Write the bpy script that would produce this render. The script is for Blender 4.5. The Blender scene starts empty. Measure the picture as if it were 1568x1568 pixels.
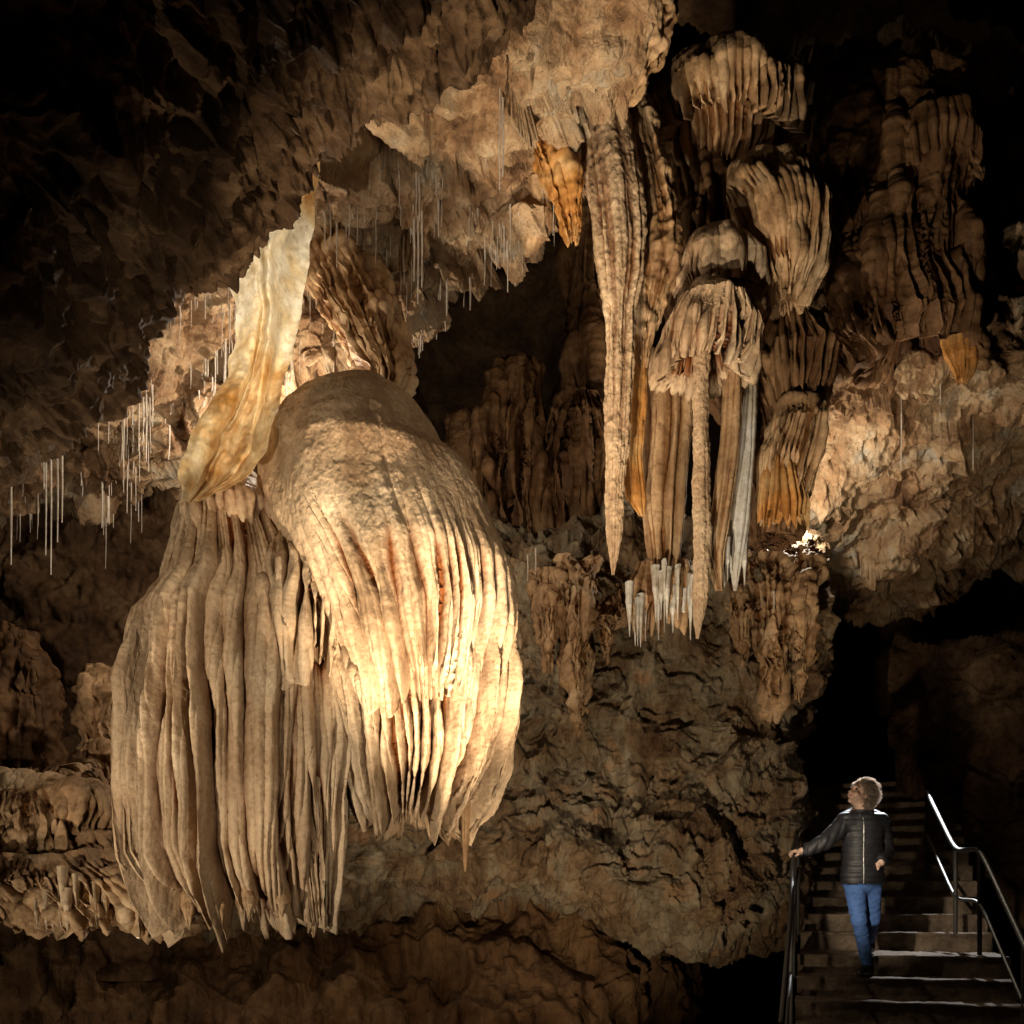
import bpy, math, random
import numpy as np
from mathutils import Vector
random.seed(3); rng=np.random.RandomState(7)
K=1.1/1568.0; HV=1385.0
def W(u,v,d):
    return np.array([(u-784.0)*K*d, d, (HV-v)*K*d])
# ---------------- noise
PERM=rng.permutation(256); PERM=np.concatenate([PERM,PERM,PERM])
G=rng.normal(size=(256,3)); G/=np.linalg.norm(G,axis=1)[:,None]
R1=rng.rand(256); 
def pn(p):
    i=np.floor(p).astype(np.int64); f=p-i; i&=255
    w=f*f*f*(f*(f*6-15)+10); out=np.zeros(len(p))
    for a in (0,1):
        wx=w[:,0] if a else 1-w[:,0]
        ha=PERM[i[:,0]+a]
        for b in (0,1):
            wy=w[:,1] if b else 1-w[:,1]
            hb=PERM[(ha+i[:,1]+b)]
            for c in (0,1):
                wz=w[:,2] if c else 1-w[:,2]
                g=G[PERM[(hb+i[:,2]+c)]]
                out+=wx*wy*wz*(g[:,0]*(f[:,0]-a)+g[:,1]*(f[:,1]-b)+g[:,2]*(f[:,2]-c))
    return out*1.6
def fbm(p,o=4,g=0.5,ridge=False):
    s=0;a=1;t=0
    for k in range(o):
        n=pn(p*(2.03**k)+k*17.3)
        if ridge: n=1-2*np.abs(n)
        s=s+a*n;t+=a;a*=g
    return s/t
def facet(p,tilt=0.9):
    i=np.floor(p).astype(np.int64); best=np.full(len(p),1e9); h=np.zeros(len(p))
    for a in (-1,0,1):
        for b in (-1,0,1):
            for c in (-1,0,1):
                q=i+np.array([a,b,c]); qq=q&255
                k=PERM[PERM[PERM[qq[:,0]]+qq[:,1]]+qq[:,2]]
                cc=q+0.5+G[k]*0.45
                dd=p-cc; d2=(dd**2).sum(1); m=d2<best
                best=np.where(m,d2,best)
                hh=R1[k]-0.5+tilt*(dd*G[(k+57)&255]).sum(1)
                h=np.where(m,hh,h)
    return h
# ---------------- mesh helpers
def mkmesh(name,V,F,mat,smooth=True,parent=None,attr=None):
    me=bpy.data.meshes.new(name)
    V=np.asarray(V,dtype=np.float32); F=np.asarray(F,dtype=np.int32)
    n=F.shape[1]
    me.vertices.add(len(V)); me.vertices.foreach_set('co',V.ravel())
    me.loops.add(F.size); me.loops.foreach_set('vertex_index',F.ravel())
    me.polygons.add(len(F)); me.polygons.foreach_set('loop_start',np.arange(len(F),dtype=np.int32)*n)
    me.update(calc_edges=True); me.validate()
    if smooth: me.polygons.foreach_set('use_smooth',np.ones(len(me.polygons),dtype=bool))
    if attr is not None:
        for k,a in attr.items():
            at=me.attributes.new(k,'FLOAT','POINT'); at.data.foreach_set('value',np.asarray(a,dtype=np.float32))
    for m in (mat if isinstance(mat,list) else [mat]): me.materials.append(m)
    ob=bpy.data.objects.new(name,me); bpy.context.scene.collection.objects.link(ob)
    if parent is not None: ob.parent=parent
    return ob
def gridF(nr,nc,wrap=False):
    r=np.arange(nr-1)[:,None]; c=np.arange(nc if wrap else nc-1)[None,:]
    c2=(c+1)%nc
    a=r*nc+c; b=r*nc+c2; d=(r+1)*nc+c; e=(r+1)*nc+c2
    return np.stack([a,b,e,d],-1).reshape(-1,4)
def gnorm(P,wrap=False):
    du=np.roll(P,-1,1)-np.roll(P,1,1)
    if not wrap:
        du[:,0]=P[:,1]-P[:,0]; du[:,-1]=P[:,-1]-P[:,-2]
    dv=np.gradient(P,axis=0)
    n=np.cross(du,dv); l=np.linalg.norm(n,axis=2,keepdims=True); l[l<1e-9]=1
    return n/l
def cr(C,n):
    C=np.asarray(C,float); m=len(C)
    E=np.concatenate([[2*C[0]-C[1]],C,[2*C[-1]-C[-2]]])
    t=np.linspace(0,m-1-1e-6,n); i=t.astype(int); f=t-i
    sh=(n,)+(1,)*(C.ndim-1); f=f.reshape(sh)
    a,b,c,d=E[i],E[i+1],E[i+2],E[i+3]
    return 0.5*(2*b+(c-a)*f+(2*a-5*b+4*c-d)*f*f+(3*b-a-3*c+d)*f**3)
def empty(name,loc=(0,0,0)):
    e=bpy.data.objects.new(name,None); e.location=loc; bpy.context.scene.collection.objects.link(e); return e
def sheet(name,ctrl,nu,nv,mat,disp,parent=None,face=None):
    C=np.array([[W(*c) for c in r] for r in ctrl])
    P=cr(C,nv); P=cr(P.transpose(1,0,2),nu).transpose(1,0,2)
    N=gnorm(P)
    s=np.sign(((0-P)*N).sum(2)); flip=1 if s.mean()>0 else -1
    N*=flip
    p=P.reshape(-1,3); p=p+N.reshape(-1,3)*disp(p)[:,None]
    return mkmesh(name,p,gridF(nv,nu),mat,parent=parent), p.reshape(nv,nu,3)
def smooth1(a,w):
    if w<2: return a
    k=np.hanning(w+2)[1:-1]; k/=k.sum()
    return np.convolve(np.pad(a,(w,w),mode='edge'),k,mode='same')[w:-w]
def loft(name,rows,mat,nu=200,nv=200,npl=0,amp=None,p=0.75,jag=0.0,warp=0.5,lump=0.02,lsc=3.0,fine=0.006,fsc=18.,
         seed=0,parent=None,hollow=0.25,npl2=0,amp2=0.25,wt=1.5,zst=0.5,knob=0,sw=28,jt=0.55,wz=1.0,lob=None,tuck=0,js=0.7):
    rows=np.array(rows,float); v=np.linspace(rows[0,0],rows[-1,0],nv)
    w=max(3,nv//sw)
    L,R,D,T=[smooth1(np.interp(v,rows[:,0],rows[:,k]),w) for k in (1,2,3,4)]
    cx=((L+R)/2-784)*K*D; rx=np.maximum((R-L)/2*K*D,0.002); z=(HV-v)*K*D
    th=np.linspace(0,2*np.pi,nu,endpoint=False)
    ct,st=np.cos(th)[None,:],np.sin(th)[None,:]
    X=cx[:,None]+rx[:,None]*ct; Y=D[:,None]-T[:,None]*st; Z=np.repeat(z[:,None],nu,1)
    nx=ct*T[:,None]; ny=-st*rx[:,None]; l=np.sqrt(nx**2+ny**2)+1e-9; nx/=l; ny/=l
    t=np.repeat(((v-v[0])/(v[-1]-v[0]))[:,None],nu,1)
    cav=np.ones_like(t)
    if lob:
        n_,a_,v0_,v1_=lob
        q=np.stack([np.repeat(ct,nv,0)*1.2+seed,np.repeat(st,nv,0)*1.2,t*.8+seed*3],-1).reshape(-1,3)
        ph=n_*th[None,:]/(2*np.pi)+0.9*pn(q).reshape(nv,nu)
        d_=a_*np.clip((v-v0_)/(v1_-v0_),0,1)[:,None]*(np.abs(np.sin(np.pi*ph))**.7-1)
        X=X+nx*d_; Y=Y+ny*d_
    if npl:
        av=np.interp(v,[a[0] for a in amp],[a[1] for a in amp])[:,None]
        q=np.stack([np.repeat(ct,nv,0)*wt+seed*3.1,np.repeat(st,nv,0)*wt+seed,(t*wz+seed*7)],-1).reshape(-1,3)
        ph=npl*th[None,:]/(2*np.pi)+warp*(pn(q)*1.3+0.45*pn(q*2.3)).reshape(nv,nu)
        idx=np.floor(ph).astype(int)%npl
        rp=np.random.RandomState(seed+5); rl=rp.rand(npl); ra=0.6+0.7*rp.rand(npl)
        s=np.abs(np.sin(np.pi*ph)); r=s**p
        q2=np.stack([X*2,Y*2,Z*1.5],-1).reshape(-1,3)+seed
        loc=np.clip(0.9+0.8*pn(q2).reshape(nv,nu),0.35,1.4)
        disp=av*((r-1)*ra[idx]+ (rl[idx]-.5)*r*0.7)*loc
        s2=0
        if npl2:
            ph2=npl2*th[None,:]/(2*np.pi)+warp*1.5*(pn(q*1.7+5)).reshape(nv,nu)
            s2=np.abs(np.sin(np.pi*ph2))
            disp=disp+av*amp2*(s2**p-1)
        if tuck: disp=disp-tuck*np.clip((t-.62)/.38,0,1)**2.2
        lim=0.75*np.minimum(rx,T)[:,None]
        disp=np.clip(disp,-lim,lim)
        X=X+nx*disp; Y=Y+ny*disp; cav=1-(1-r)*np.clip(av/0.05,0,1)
        if jag:
            Z=Z-jag*((rl[idx]**1.3)*s**js+.3*s2)*np.clip((t-jt)/(1-jt),0,1)**1.5 + jag*0.45*(1-s)*np.clip((t-0.8)/0.2,0,1)**2
    P=np.stack([X,Y,Z],-1)
    N=gnorm(P,True)
    c0=np.stack([np.repeat(cx[:,None],nu,1),np.repeat(D[:,None],nu,1),Z],-1)
    if (((P-c0)*N).sum(2)).mean()<0: N=-N
    pf=P.reshape(-1,3)
    qs=pf*np.array([1,1,zst])
    dd=lump*fbm(qs*lsc+seed*2.3,3)+fine*fbm(pf*np.array([1,1,.6])*fsc+seed,3,0.6)
    if knob: dd=dd+knob*np.clip(fbm(pf*np.array([1,1,1.0])*9+seed*1.7,2),-.2,1)
    sc=np.repeat(np.clip(np.minimum(rx,T)/0.06,0.15,1)[:,None],nu,1).ravel()
    pf=pf+N.reshape(-1,3)*(dd*sc)[:,None]
    P=pf.reshape(nv,nu,3)
    ring=P[-1]; c=ring.mean(0)
    r1=c+(ring-c)*0.82; r1[:,2]+=0.02
    r2=c+(ring-c)*0.6; r2[:,2]=c[2]+hollow*min(1,rx[-1]/0.3)
    r3=c+(ring-c)*0.02; r3[:,2]=c[2]+hollow*1.1*min(1,rx[-1]/0.3)
    top=P[0]; c=top.mean(0); t0=c+(top-c)*0.03
    PP=np.concatenate([t0[None],P,r1[None],r2[None],r3[None]])
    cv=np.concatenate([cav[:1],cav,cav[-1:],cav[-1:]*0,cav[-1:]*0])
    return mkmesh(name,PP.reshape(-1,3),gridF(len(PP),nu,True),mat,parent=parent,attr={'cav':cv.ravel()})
# ---------------- materials
def ramp(nt,cols,pos=None):
    r=nt.nodes.new('ShaderNodeValToRGB'); e=r.color_ramp.elements
    while len(e)<len(cols): e.new(0.5)
    for i,c in enumerate(cols):
        e[i].position=(pos[i] if pos else i/(len(cols)-1)); e[i].color=(*c,1)
    return r
def rock(name,cols,pos=None,scale=1.5,bump=0.5,bd=0.02,rough=(0.45,0.8),streak=0.35,st=(5,5,0.5),trans=0.0,tcol=None,cav=0.0,bs=22,spec=0.3,flute=0.0):
    m=bpy.data.materials.new(name); m.use_nodes=True; nt=m.node_tree; N=nt.nodes; L=nt.links
    b=N['Principled BSDF']; out=N['Material Output']
    tc=N.new('ShaderNodeTexCoord')
    n1=N.new('ShaderNodeTexNoise'); n1.inputs['Scale'].default_value=scale; n1.inputs['Detail'].default_value=5; n1.inputs['Roughness'].default_value=0.65
    L.new(tc.outputs['Object'],n1.inputs['Vector'])
    r=ramp(nt,cols,pos); 
    mr0=N.new('ShaderNodeMapRange'); mr0.inputs[1].default_value=0.3; mr0.inputs[2].default_value=0.7
    L.new(n1.outputs['Fac'],mr0.inputs[0]); L.new(mr0.outputs[0],r.inputs[0])
    mp=N.new('ShaderNodeMapping'); mp.inputs['Scale'].default_value=st; L.new(tc.outputs['Object'],mp.inputs[0])
    n2=N.new('ShaderNodeTexNoise'); n2.inputs['Scale'].default_value=1.4; n2.inputs['Detail'].default_value=3; L.new(mp.outputs[0],n2.inputs['Vector'])
    r2=ramp(nt,[(1-streak,1-streak*1.1,1-streak*1.2),(1,1,1),(1+streak*.3,)*3],[0.3,0.55,0.75]); L.new(n2.outputs['Fac'],r2.inputs[0])
    mx=N.new('ShaderNodeMixRGB'); mx.blend_type='MULTIPLY'; mx.inputs[0].default_value=1
    L.new(r.outputs[0],mx.inputs[1]); L.new(r2.outputs[0],mx.inputs[2])
    nb=N.new('ShaderNodeTexNoise'); nb.inputs['Scale'].default_value=bs; nb.inputs['Detail'].default_value=6; nb.inputs['Roughness'].default_value=0.75; L.new(tc.outputs['Object'],nb.inputs['Vector'])
    r3=ramp(nt,[(0.55,0.48,0.42),(1,1,1),(1.25,1.25,1.25)],[0.33,0.5,0.70]); L.new(nb.outputs['Fac'],r3.inputs[0])
    mx2=N.new('ShaderNodeMixRGB'); mx2.blend_type='MULTIPLY'; mx2.inputs[0].default_value=0.7
    L.new(mx.outputs[0],mx2.inputs[1]); L.new(r3.outputs[0],mx2.inputs[2])
    col=mx2.outputs[0]
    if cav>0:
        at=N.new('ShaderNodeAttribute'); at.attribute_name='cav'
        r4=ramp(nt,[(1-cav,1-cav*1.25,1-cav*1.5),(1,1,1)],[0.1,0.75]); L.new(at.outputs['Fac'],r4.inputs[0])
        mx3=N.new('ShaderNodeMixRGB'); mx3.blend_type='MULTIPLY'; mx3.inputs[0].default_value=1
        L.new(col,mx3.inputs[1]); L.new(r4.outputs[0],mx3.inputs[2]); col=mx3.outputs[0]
    L.new(col,b.inputs['Base Color'])
    mr=N.new('ShaderNodeMapRange'); mr.inputs[1].default_value=0.3; mr.inputs[2].default_value=0.7; mr.inputs[3].default_value=rough[0]; mr.inputs[4].default_value=rough[1]
    L.new(n2.outputs['Fac'],mr.inputs[0]); L.new(mr.outputs[0],b.inputs['Roughness'])
    b.inputs['Specular IOR Level'].default_value=spec
    h=nb.outputs['Fac']
    if flute>0:
        mp2=N.new('ShaderNodeMapping'); mp2.inputs['Scale'].default_value=(1,1,0.12); L.new(tc.outputs['Object'],mp2.inputs[0])
        n4=N.new('ShaderNodeTexNoise'); n4.inputs['Scale'].default_value=22; n4.inputs['Detail'].default_value=1; L.new(mp2.outputs[0],n4.inputs['Vector'])
        ad=N.new('ShaderNodeMath'); ad.operation='MULTIPLY_ADD'; ad.inputs[1].default_value=flute; L.new(n4.outputs['Fac'],ad.inputs[0]); L.new(nb.outputs['Fac'],ad.inputs[2]); h=ad.outputs[0]
    bp=N.new('ShaderNodeBump'); bp.inputs['Strength'].default_value=bump; bp.inputs['Distance'].default_value=bd; L.new(h,bp.inputs['Height']); L.new(bp.outputs[0],b.inputs['Normal'])
    if trans>0:
        tr=N.new('ShaderNodeBsdfTranslucent'); ms=N.new('ShaderNodeMixShader'); ms.inputs[0].default_value=trans
        if tcol: tr.inputs['Color'].default_value=(*tcol,1)
        else: L.new(col,tr.inputs['Color'])
        L.new(b.outputs[0],ms.inputs[1]); L.new(tr.outputs[0],ms.inputs[2]); L.new(ms.outputs[0],out.inputs['Surface'])
    return m
def plain(name,c,rough=0.6,metal=0,bump=0,bs=60):
    m=bpy.data.materials.new(name); m.use_nodes=True; nt=m.node_tree; b=nt.nodes['Principled BSDF']
    n=nt.nodes.new('ShaderNodeTexNoise'); n.inputs['Scale'].default_value=bs; n.inputs['Detail'].default_value=3
    r=ramp(nt,[tuple(x*0.7 for x in c),tuple(min(1,x*1.2) for x in c)],[0.35,0.65])
    tc=nt.nodes.new('ShaderNodeTexCoord'); nt.links.new(tc.outputs['Object'],n.inputs['Vector'])
    nt.links.new(n.outputs['Fac'],r.inputs[0]); nt.links.new(r.outputs[0],b.inputs['Base Color'])
    b.inputs['Roughness'].default_value=rough; b.inputs['Metallic'].default_value=metal
    if bump:
        bp=nt.nodes.new('ShaderNodeBump'); bp.inputs['Strength'].default_value=bump; bp.inputs['Distance'].default_value=0.004
        nt.links.new(n.outputs['Fac'],bp.inputs['Height']); nt.links.new(bp.outputs[0],b.inputs['Normal'])
    return m
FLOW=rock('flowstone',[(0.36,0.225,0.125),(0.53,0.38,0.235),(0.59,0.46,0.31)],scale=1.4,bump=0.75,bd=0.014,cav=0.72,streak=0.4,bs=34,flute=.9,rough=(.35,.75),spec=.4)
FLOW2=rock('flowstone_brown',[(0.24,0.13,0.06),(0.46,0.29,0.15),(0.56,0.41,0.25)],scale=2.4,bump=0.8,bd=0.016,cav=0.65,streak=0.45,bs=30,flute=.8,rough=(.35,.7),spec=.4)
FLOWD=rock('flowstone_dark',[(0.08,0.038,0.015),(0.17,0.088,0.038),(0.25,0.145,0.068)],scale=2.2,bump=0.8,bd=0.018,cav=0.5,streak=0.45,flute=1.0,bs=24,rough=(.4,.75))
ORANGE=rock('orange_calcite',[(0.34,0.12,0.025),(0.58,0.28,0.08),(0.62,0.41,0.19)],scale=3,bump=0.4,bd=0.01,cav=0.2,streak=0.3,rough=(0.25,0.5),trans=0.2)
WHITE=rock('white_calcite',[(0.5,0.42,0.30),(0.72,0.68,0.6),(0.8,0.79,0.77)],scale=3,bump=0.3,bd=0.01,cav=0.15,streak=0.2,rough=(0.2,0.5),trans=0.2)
CEIL=rock('ceiling_limestone',[(0.12,0.06,0.028),(0.35,0.21,0.11),(0.48,0.345,0.21),(0.42,0.38,0.31)],[0,0.35,0.7,1],scale=2.2,bump=1.0,bd=0.045,streak=0.4,st=(2,2,2),bs=13)
WALL=rock('wall_limestone',[(0.12,0.062,0.028),(0.24,0.16,0.088),(0.29,0.245,0.165),(0.34,0.20,0.10)],[0,0.4,0.7,1],scale=1.8,bump=1.0,bd=0.035,streak=0.5,bs=18,flute=.9)
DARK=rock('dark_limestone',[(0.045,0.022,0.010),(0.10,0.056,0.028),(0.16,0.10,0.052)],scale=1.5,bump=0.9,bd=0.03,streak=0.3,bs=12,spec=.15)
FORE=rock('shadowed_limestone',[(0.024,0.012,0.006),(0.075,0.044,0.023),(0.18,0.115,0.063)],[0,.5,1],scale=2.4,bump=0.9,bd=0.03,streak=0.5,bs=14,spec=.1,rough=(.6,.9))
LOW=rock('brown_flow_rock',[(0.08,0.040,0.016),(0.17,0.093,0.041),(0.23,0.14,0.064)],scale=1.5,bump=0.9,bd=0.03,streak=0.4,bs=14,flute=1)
DRAP=rock('banded_drapery',[(0.58,0.30,0.08),(0.79,0.62,0.35),(0.84,0.78,0.62)],[0.08,0.38,0.68],scale=1.5,bump=0.45,bd=0.014,streak=0.15,st=(6,6,0.6),trans=0.42,bs=20)
STRAW=rock('straw_calcite',[(0.6,0.5,0.4),(0.8,0.75,0.68)],bump=0.1,streak=0.1,trans=0.2)
STEP=rock('stair_stone',[(0.10,0.07,0.05),(0.20,0.15,0.105),(0.28,0.22,0.16)],scale=5,bump=1.0,bd=0.02,rough=(0.55,0.9),streak=0.3,bs=26,spec=.25)
# ---------------- rock sheets
def dRock(a1,s1,a2,s2,a3=0.02,s3=9,tilt=0.9,off=0,wp_=.25):
    def f(p):
        wp=p+wp_*np.stack([fbm(p*1.7+3,2),fbm(p*1.7+11,2),fbm(p*1.7+23,2)],-1)
        return a1*fbm(p*s1+off,4)+a2*facet(wp*s2+off,tilt)+a2*0.4*facet(wp*s2*2.9+off*2,tilt)+a3*fbm(p*s3,4,0.6,True)
    return f
lip=[(900,-160),(765,0),(655,92),(570,150),(490,185),(405,270),(348,372),(250,440),(170,585),(95,635),(-40,735),(-250,800)]
def off(k,d): return [(u-k*0.80,v-k*0.62,d) for (u,v) in lip]
ctrl=[off(140,7.2),off(60,6.0),off(10,5.1),off(0,4.7),off(70,4.25),off(190,3.7),off(400,3.1),off(800,2.3),off(1300,1.2)]
def dFore(p):
    q=p*np.array([1,1,0.7])
    return 0.14*fbm(p*1.7,3)+0.14*fbm(q*np.array([5.5,2.2,4.5]),3,0.55,True)+0.06*facet(p*3)+0.02*fbm(p*14,3)
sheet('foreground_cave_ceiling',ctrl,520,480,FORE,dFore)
ctrl=[[(-250,100,6),(150,50,5.8),(450,-50,5.5),(750,-120,5),(950,-130,5),(1060,-160,5.2)],
 [(-200,450,6.5),(150,400,6.3),(450,150,6),(700,80,5.6),(900,60,5.5),(1030,20,5.6)],
 [(-180,600,7),(130,560,6.8),(400,350,6.6),(620,250,6.3),(800,180,6),(950,110,6)],
 [(-180,680,7.3),(150,650,7.2),(400,500,7.2),(560,400,7),(740,310,6.8),(860,230,6.6)],
 [(-180,750,7.8),(150,745,7.6),(380,630,7.6),(570,530,7.5),(710,440,7.4),(835,350,7.0)],
 [(-180,740,8.6),(150,730,8.6),(400,610,9),(600,480,8.8),(730,380,8.5),(890,250,8)],
 [(-180,500,9.6),(150,500,9.6),(400,400,10),(600,280,9.8),(800,180,9.5),(1000,50,9)]]
ob,PC=sheet('cave_ceiling',ctrl,560,580,CEIL,dRock(0.28,1.5,0.17,2.4,0.045,7))
ctrl=[[(u,v,d) for u in (1190,1300,1400,1500,1650,1850)] for v,d in ((60,10.5),(300,9.2),(450,8.6),(545,8.4),(590,8.6),(680,9.2),(780,9.9),(880,10.8),(930,12.5))]
for i,r in enumerate(ctrl):
    for j in range(6):
        u,v,d=r[j]
        if i>=6 : v-= max(0,(j-2))*45
        if i==3: v+= [25,10,-5,-15,-30,-60][j]
        r[j]=(u+(20 if j==0 else 0),v,d)
sheet('cave_ceiling_ledge',ctrl,380,420,CEIL,dRock(0.34,1.4,0.18,2.0,0.05,6,off=4))
def row(v,us,ds): return [(u,v,d) for u,d in zip(us,ds)]
ctrl=[row(800,(300,560,790,950,1130,1230,1240),(10,10,9.8,9.8,9.6,9.6,10.5)),
 row(860,(300,560,790,950,1140,1240,1250),(9.3,9.3,9.0,8.9,8.9,9.0,10)),
 row(1000,(300,560,790,950,1130,1240,1250),(9,9,8.8,8.7,8.5,8.7,10)),
 row(1120,(300,560,790,950,1110,1200,1215),(8.8,8.8,8.7,8.7,8.6,8.7,10)),
 row(1230,(300,560,790,950,1110,1205,1215),(8.4,8.3,8.5,8.5,8.3,8.5,10)),
 [(300,1340,8.2),(560,1330,8.2),(790,1290,8.2),(950,1330,7.9),(1100,1350,8.1),(1190,1340,8.6),(1210,1340,10)],
 [(300,1400,8.5),(560,1390,8.6),(790,1350,8.6),(950,1400,8.2),(1090,1425,8.3),(1175,1405,9.0),(1210,1410,10)],
 [(300,1450,9.3),(560,1430,9.3),(790,1390,9.4),(950,1440,9.2),(1080,1465,9.3),(1160,1440,9.8),(1210,1450,10.5)]]
sheet('cave_rock_wall',ctrl,560,480,WALL,dRock(0.40,1.4,0.12,2.1,0.06,5,off=9,wp_=.45))
def dLow(p):
    q=p*np.array([1,1,0.22]); return 0.6*fbm(q*2.1+3,3)+0.09*fbm(p*4,3,0.5,True)+0.05*facet(p*2.2)
ctrl=[[(u,v+w_,d+x) for u,x,w_ in ((-400,0,0),(-100,0,0),(200,0,20),(450,.1,-10),(700,0,10),(880,.2,0),(990,1.0,0),(1060,2.6,0))] for v,d in ((1290,9.4),(1390,8.9),(1500,8.5),(1650,8.0),(1800,7.8),(1950,7.6))]
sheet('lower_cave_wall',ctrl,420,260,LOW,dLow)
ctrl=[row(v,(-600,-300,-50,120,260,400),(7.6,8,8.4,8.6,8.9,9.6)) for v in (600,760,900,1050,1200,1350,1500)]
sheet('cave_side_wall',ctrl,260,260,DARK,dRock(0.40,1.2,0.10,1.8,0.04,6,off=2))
ctrl=[row(v,(1370,1450,1560,1750,2000),(11.8,11.2,10.6,9.8,8.8)) for v in (950,1010,1100,1180,1260,1350,1600)]
ctrl[0]=row(960,(1400,1480,1600,1800,2100),(13.5,13,12.5,12,11))
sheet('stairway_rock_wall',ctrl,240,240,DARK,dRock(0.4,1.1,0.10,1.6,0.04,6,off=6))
th=np.linspace(0,2*np.pi,220,endpoint=False); ph=np.linspace(0.02,np.pi-0.02,130)
S=np.stack([np.sin(ph)[:,None]*np.cos(th)[None],np.sin(ph)[:,None]*np.sin(th)[None],np.repeat(np.cos(ph)[:,None],220,1)],-1).reshape(-1,3)
rr=1+0.12*fbm(S*3,4)+0.05*facet(S*6)
P=S*np.array([15,13,10])*rr[:,None]+np.array([0,5,3.5])
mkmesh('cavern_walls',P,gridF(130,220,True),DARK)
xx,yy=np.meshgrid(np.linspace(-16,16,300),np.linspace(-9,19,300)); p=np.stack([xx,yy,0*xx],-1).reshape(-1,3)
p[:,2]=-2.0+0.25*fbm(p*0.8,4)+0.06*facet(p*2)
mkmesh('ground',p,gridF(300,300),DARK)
# ---------------- big jellyfish flowstone
med=empty('jellyfish_flowstone')
loft('dome',[(594,540,578,6.05,.06),(600,498,610,6.05,.24),(620,455,640,6.05,.42),(655,420,664,6.03,.54),(695,402,684,6.0,.62),(708,400,690,6.0,.64),(730,396,722,6,.68),(780,392,750,6,.70),(820,408,765,6,.73),(880,440,784,6,.76),(950,470,798,6,.76),(1000,482,798,6,.75),(1045,490,795,6,.70)],
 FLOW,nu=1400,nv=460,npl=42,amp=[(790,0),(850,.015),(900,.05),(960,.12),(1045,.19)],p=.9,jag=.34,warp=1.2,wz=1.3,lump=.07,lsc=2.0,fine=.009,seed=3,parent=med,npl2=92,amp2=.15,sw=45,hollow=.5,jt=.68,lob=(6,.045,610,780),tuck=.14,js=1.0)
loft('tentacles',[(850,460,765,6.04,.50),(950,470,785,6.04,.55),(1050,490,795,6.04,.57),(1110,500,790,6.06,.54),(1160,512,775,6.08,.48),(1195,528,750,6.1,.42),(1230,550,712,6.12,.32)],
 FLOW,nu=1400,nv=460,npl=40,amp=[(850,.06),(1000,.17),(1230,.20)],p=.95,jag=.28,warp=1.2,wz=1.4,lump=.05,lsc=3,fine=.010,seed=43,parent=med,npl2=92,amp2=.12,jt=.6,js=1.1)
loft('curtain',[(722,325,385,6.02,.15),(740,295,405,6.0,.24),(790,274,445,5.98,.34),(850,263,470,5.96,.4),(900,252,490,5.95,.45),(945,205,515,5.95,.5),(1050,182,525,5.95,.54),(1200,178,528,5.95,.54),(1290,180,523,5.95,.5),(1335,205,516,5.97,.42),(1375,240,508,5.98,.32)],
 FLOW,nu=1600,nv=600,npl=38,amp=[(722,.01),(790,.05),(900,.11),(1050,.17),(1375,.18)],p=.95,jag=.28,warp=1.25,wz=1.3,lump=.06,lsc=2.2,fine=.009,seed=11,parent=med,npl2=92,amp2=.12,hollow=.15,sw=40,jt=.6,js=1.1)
loft('middle_tier',[(815,420,475,5.84,.1),(835,400,520,5.84,.22),(870,388,560,5.82,.32),(910,386,578,5.80,.36),(950,388,580,5.80,.37),(985,396,570,5.81,.34)],
 FLOW,nu=800,nv=280,npl=30,amp=[(815,.01),(850,.02),(910,.07),(985,.15)],p=.9,jag=.30,warp=1.2,lump=.08,seed=23,parent=med,hollow=.3,jt=.5,tuck=.08,npl2=74,amp2=.15,js=1.0)
loft('middle_tentacles',[(900,410,540,5.85,.2),(1000,410,545,5.84,.22),(1100,425,545,5.84,.22),(1200,440,535,5.84,.2),(1320,462,524,5.85,.15),(1380,475,514,5.86,.08)],
 FLOW,nu=600,nv=440,npl=18,amp=[(900,.05),(1000,.11),(1380,.10)],p=.9,jag=.2,warp=1.0,wz=1.3,lump=.05,seed=24,parent=med,hollow=.1,npl2=46,amp2=.12)
loft('ceiling_stem',[(380,460,560,7.0,.3),(430,475,590,6.9,.3),(480,490,612,6.8,.28),(540,530,628,6.7,.24),(580,560,630,6.6,.16),(612,580,604,6.5,.06)],
 FLOW2,nu=360,nv=240,npl=18,amp=[(380,.03),(600,.07)],jag=.1,lump=.14,lsc=4,knob=.04,seed=5,parent=med,zst=.6,warp=1.2)
loft('upper_shelf',[(728,318,392,5.92,.12),(745,288,415,5.9,.22),(780,278,435,5.86,.30),(812,282,440,5.88,.30)],FLOW,nu=560,nv=160,npl=30,amp=[(728,.01),(765,.03),(812,.09)],jag=.26,lump=.07,knob=.02,seed=31,parent=med,tuck=.10,js=1.0)
for i,(u,v0,v1,w,d) in enumerate([(712,1215,1335,8,6.0),(480,1370,1436,14,5.85),(290,1375,1425,12,5.7),(382,1370,1412,10,5.6),(432,1365,1405,12,5.6),(340,1370,1415,9,5.6),(250,1350,1400,9,5.7)]):
    loft('drip_%d'%i,[(v0-40,u-2,u+2,d+.25,.02),(v0-10,u-w,u+w,d+.12,.07),(v0+15,u-w,u+w,d+.03,.05),(v1-20,u-w*.6,u+w*.5,d,.03),(v1,u-1,u+1,d,.004)],FLOW2,nu=60,nv=100,npl=4,amp=[(v0-60,.01),(v1,.01)],lump=.03,lsc=8,fine=.01,seed=i+40,parent=med)
led=empty('flowstone_ledge')
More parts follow.
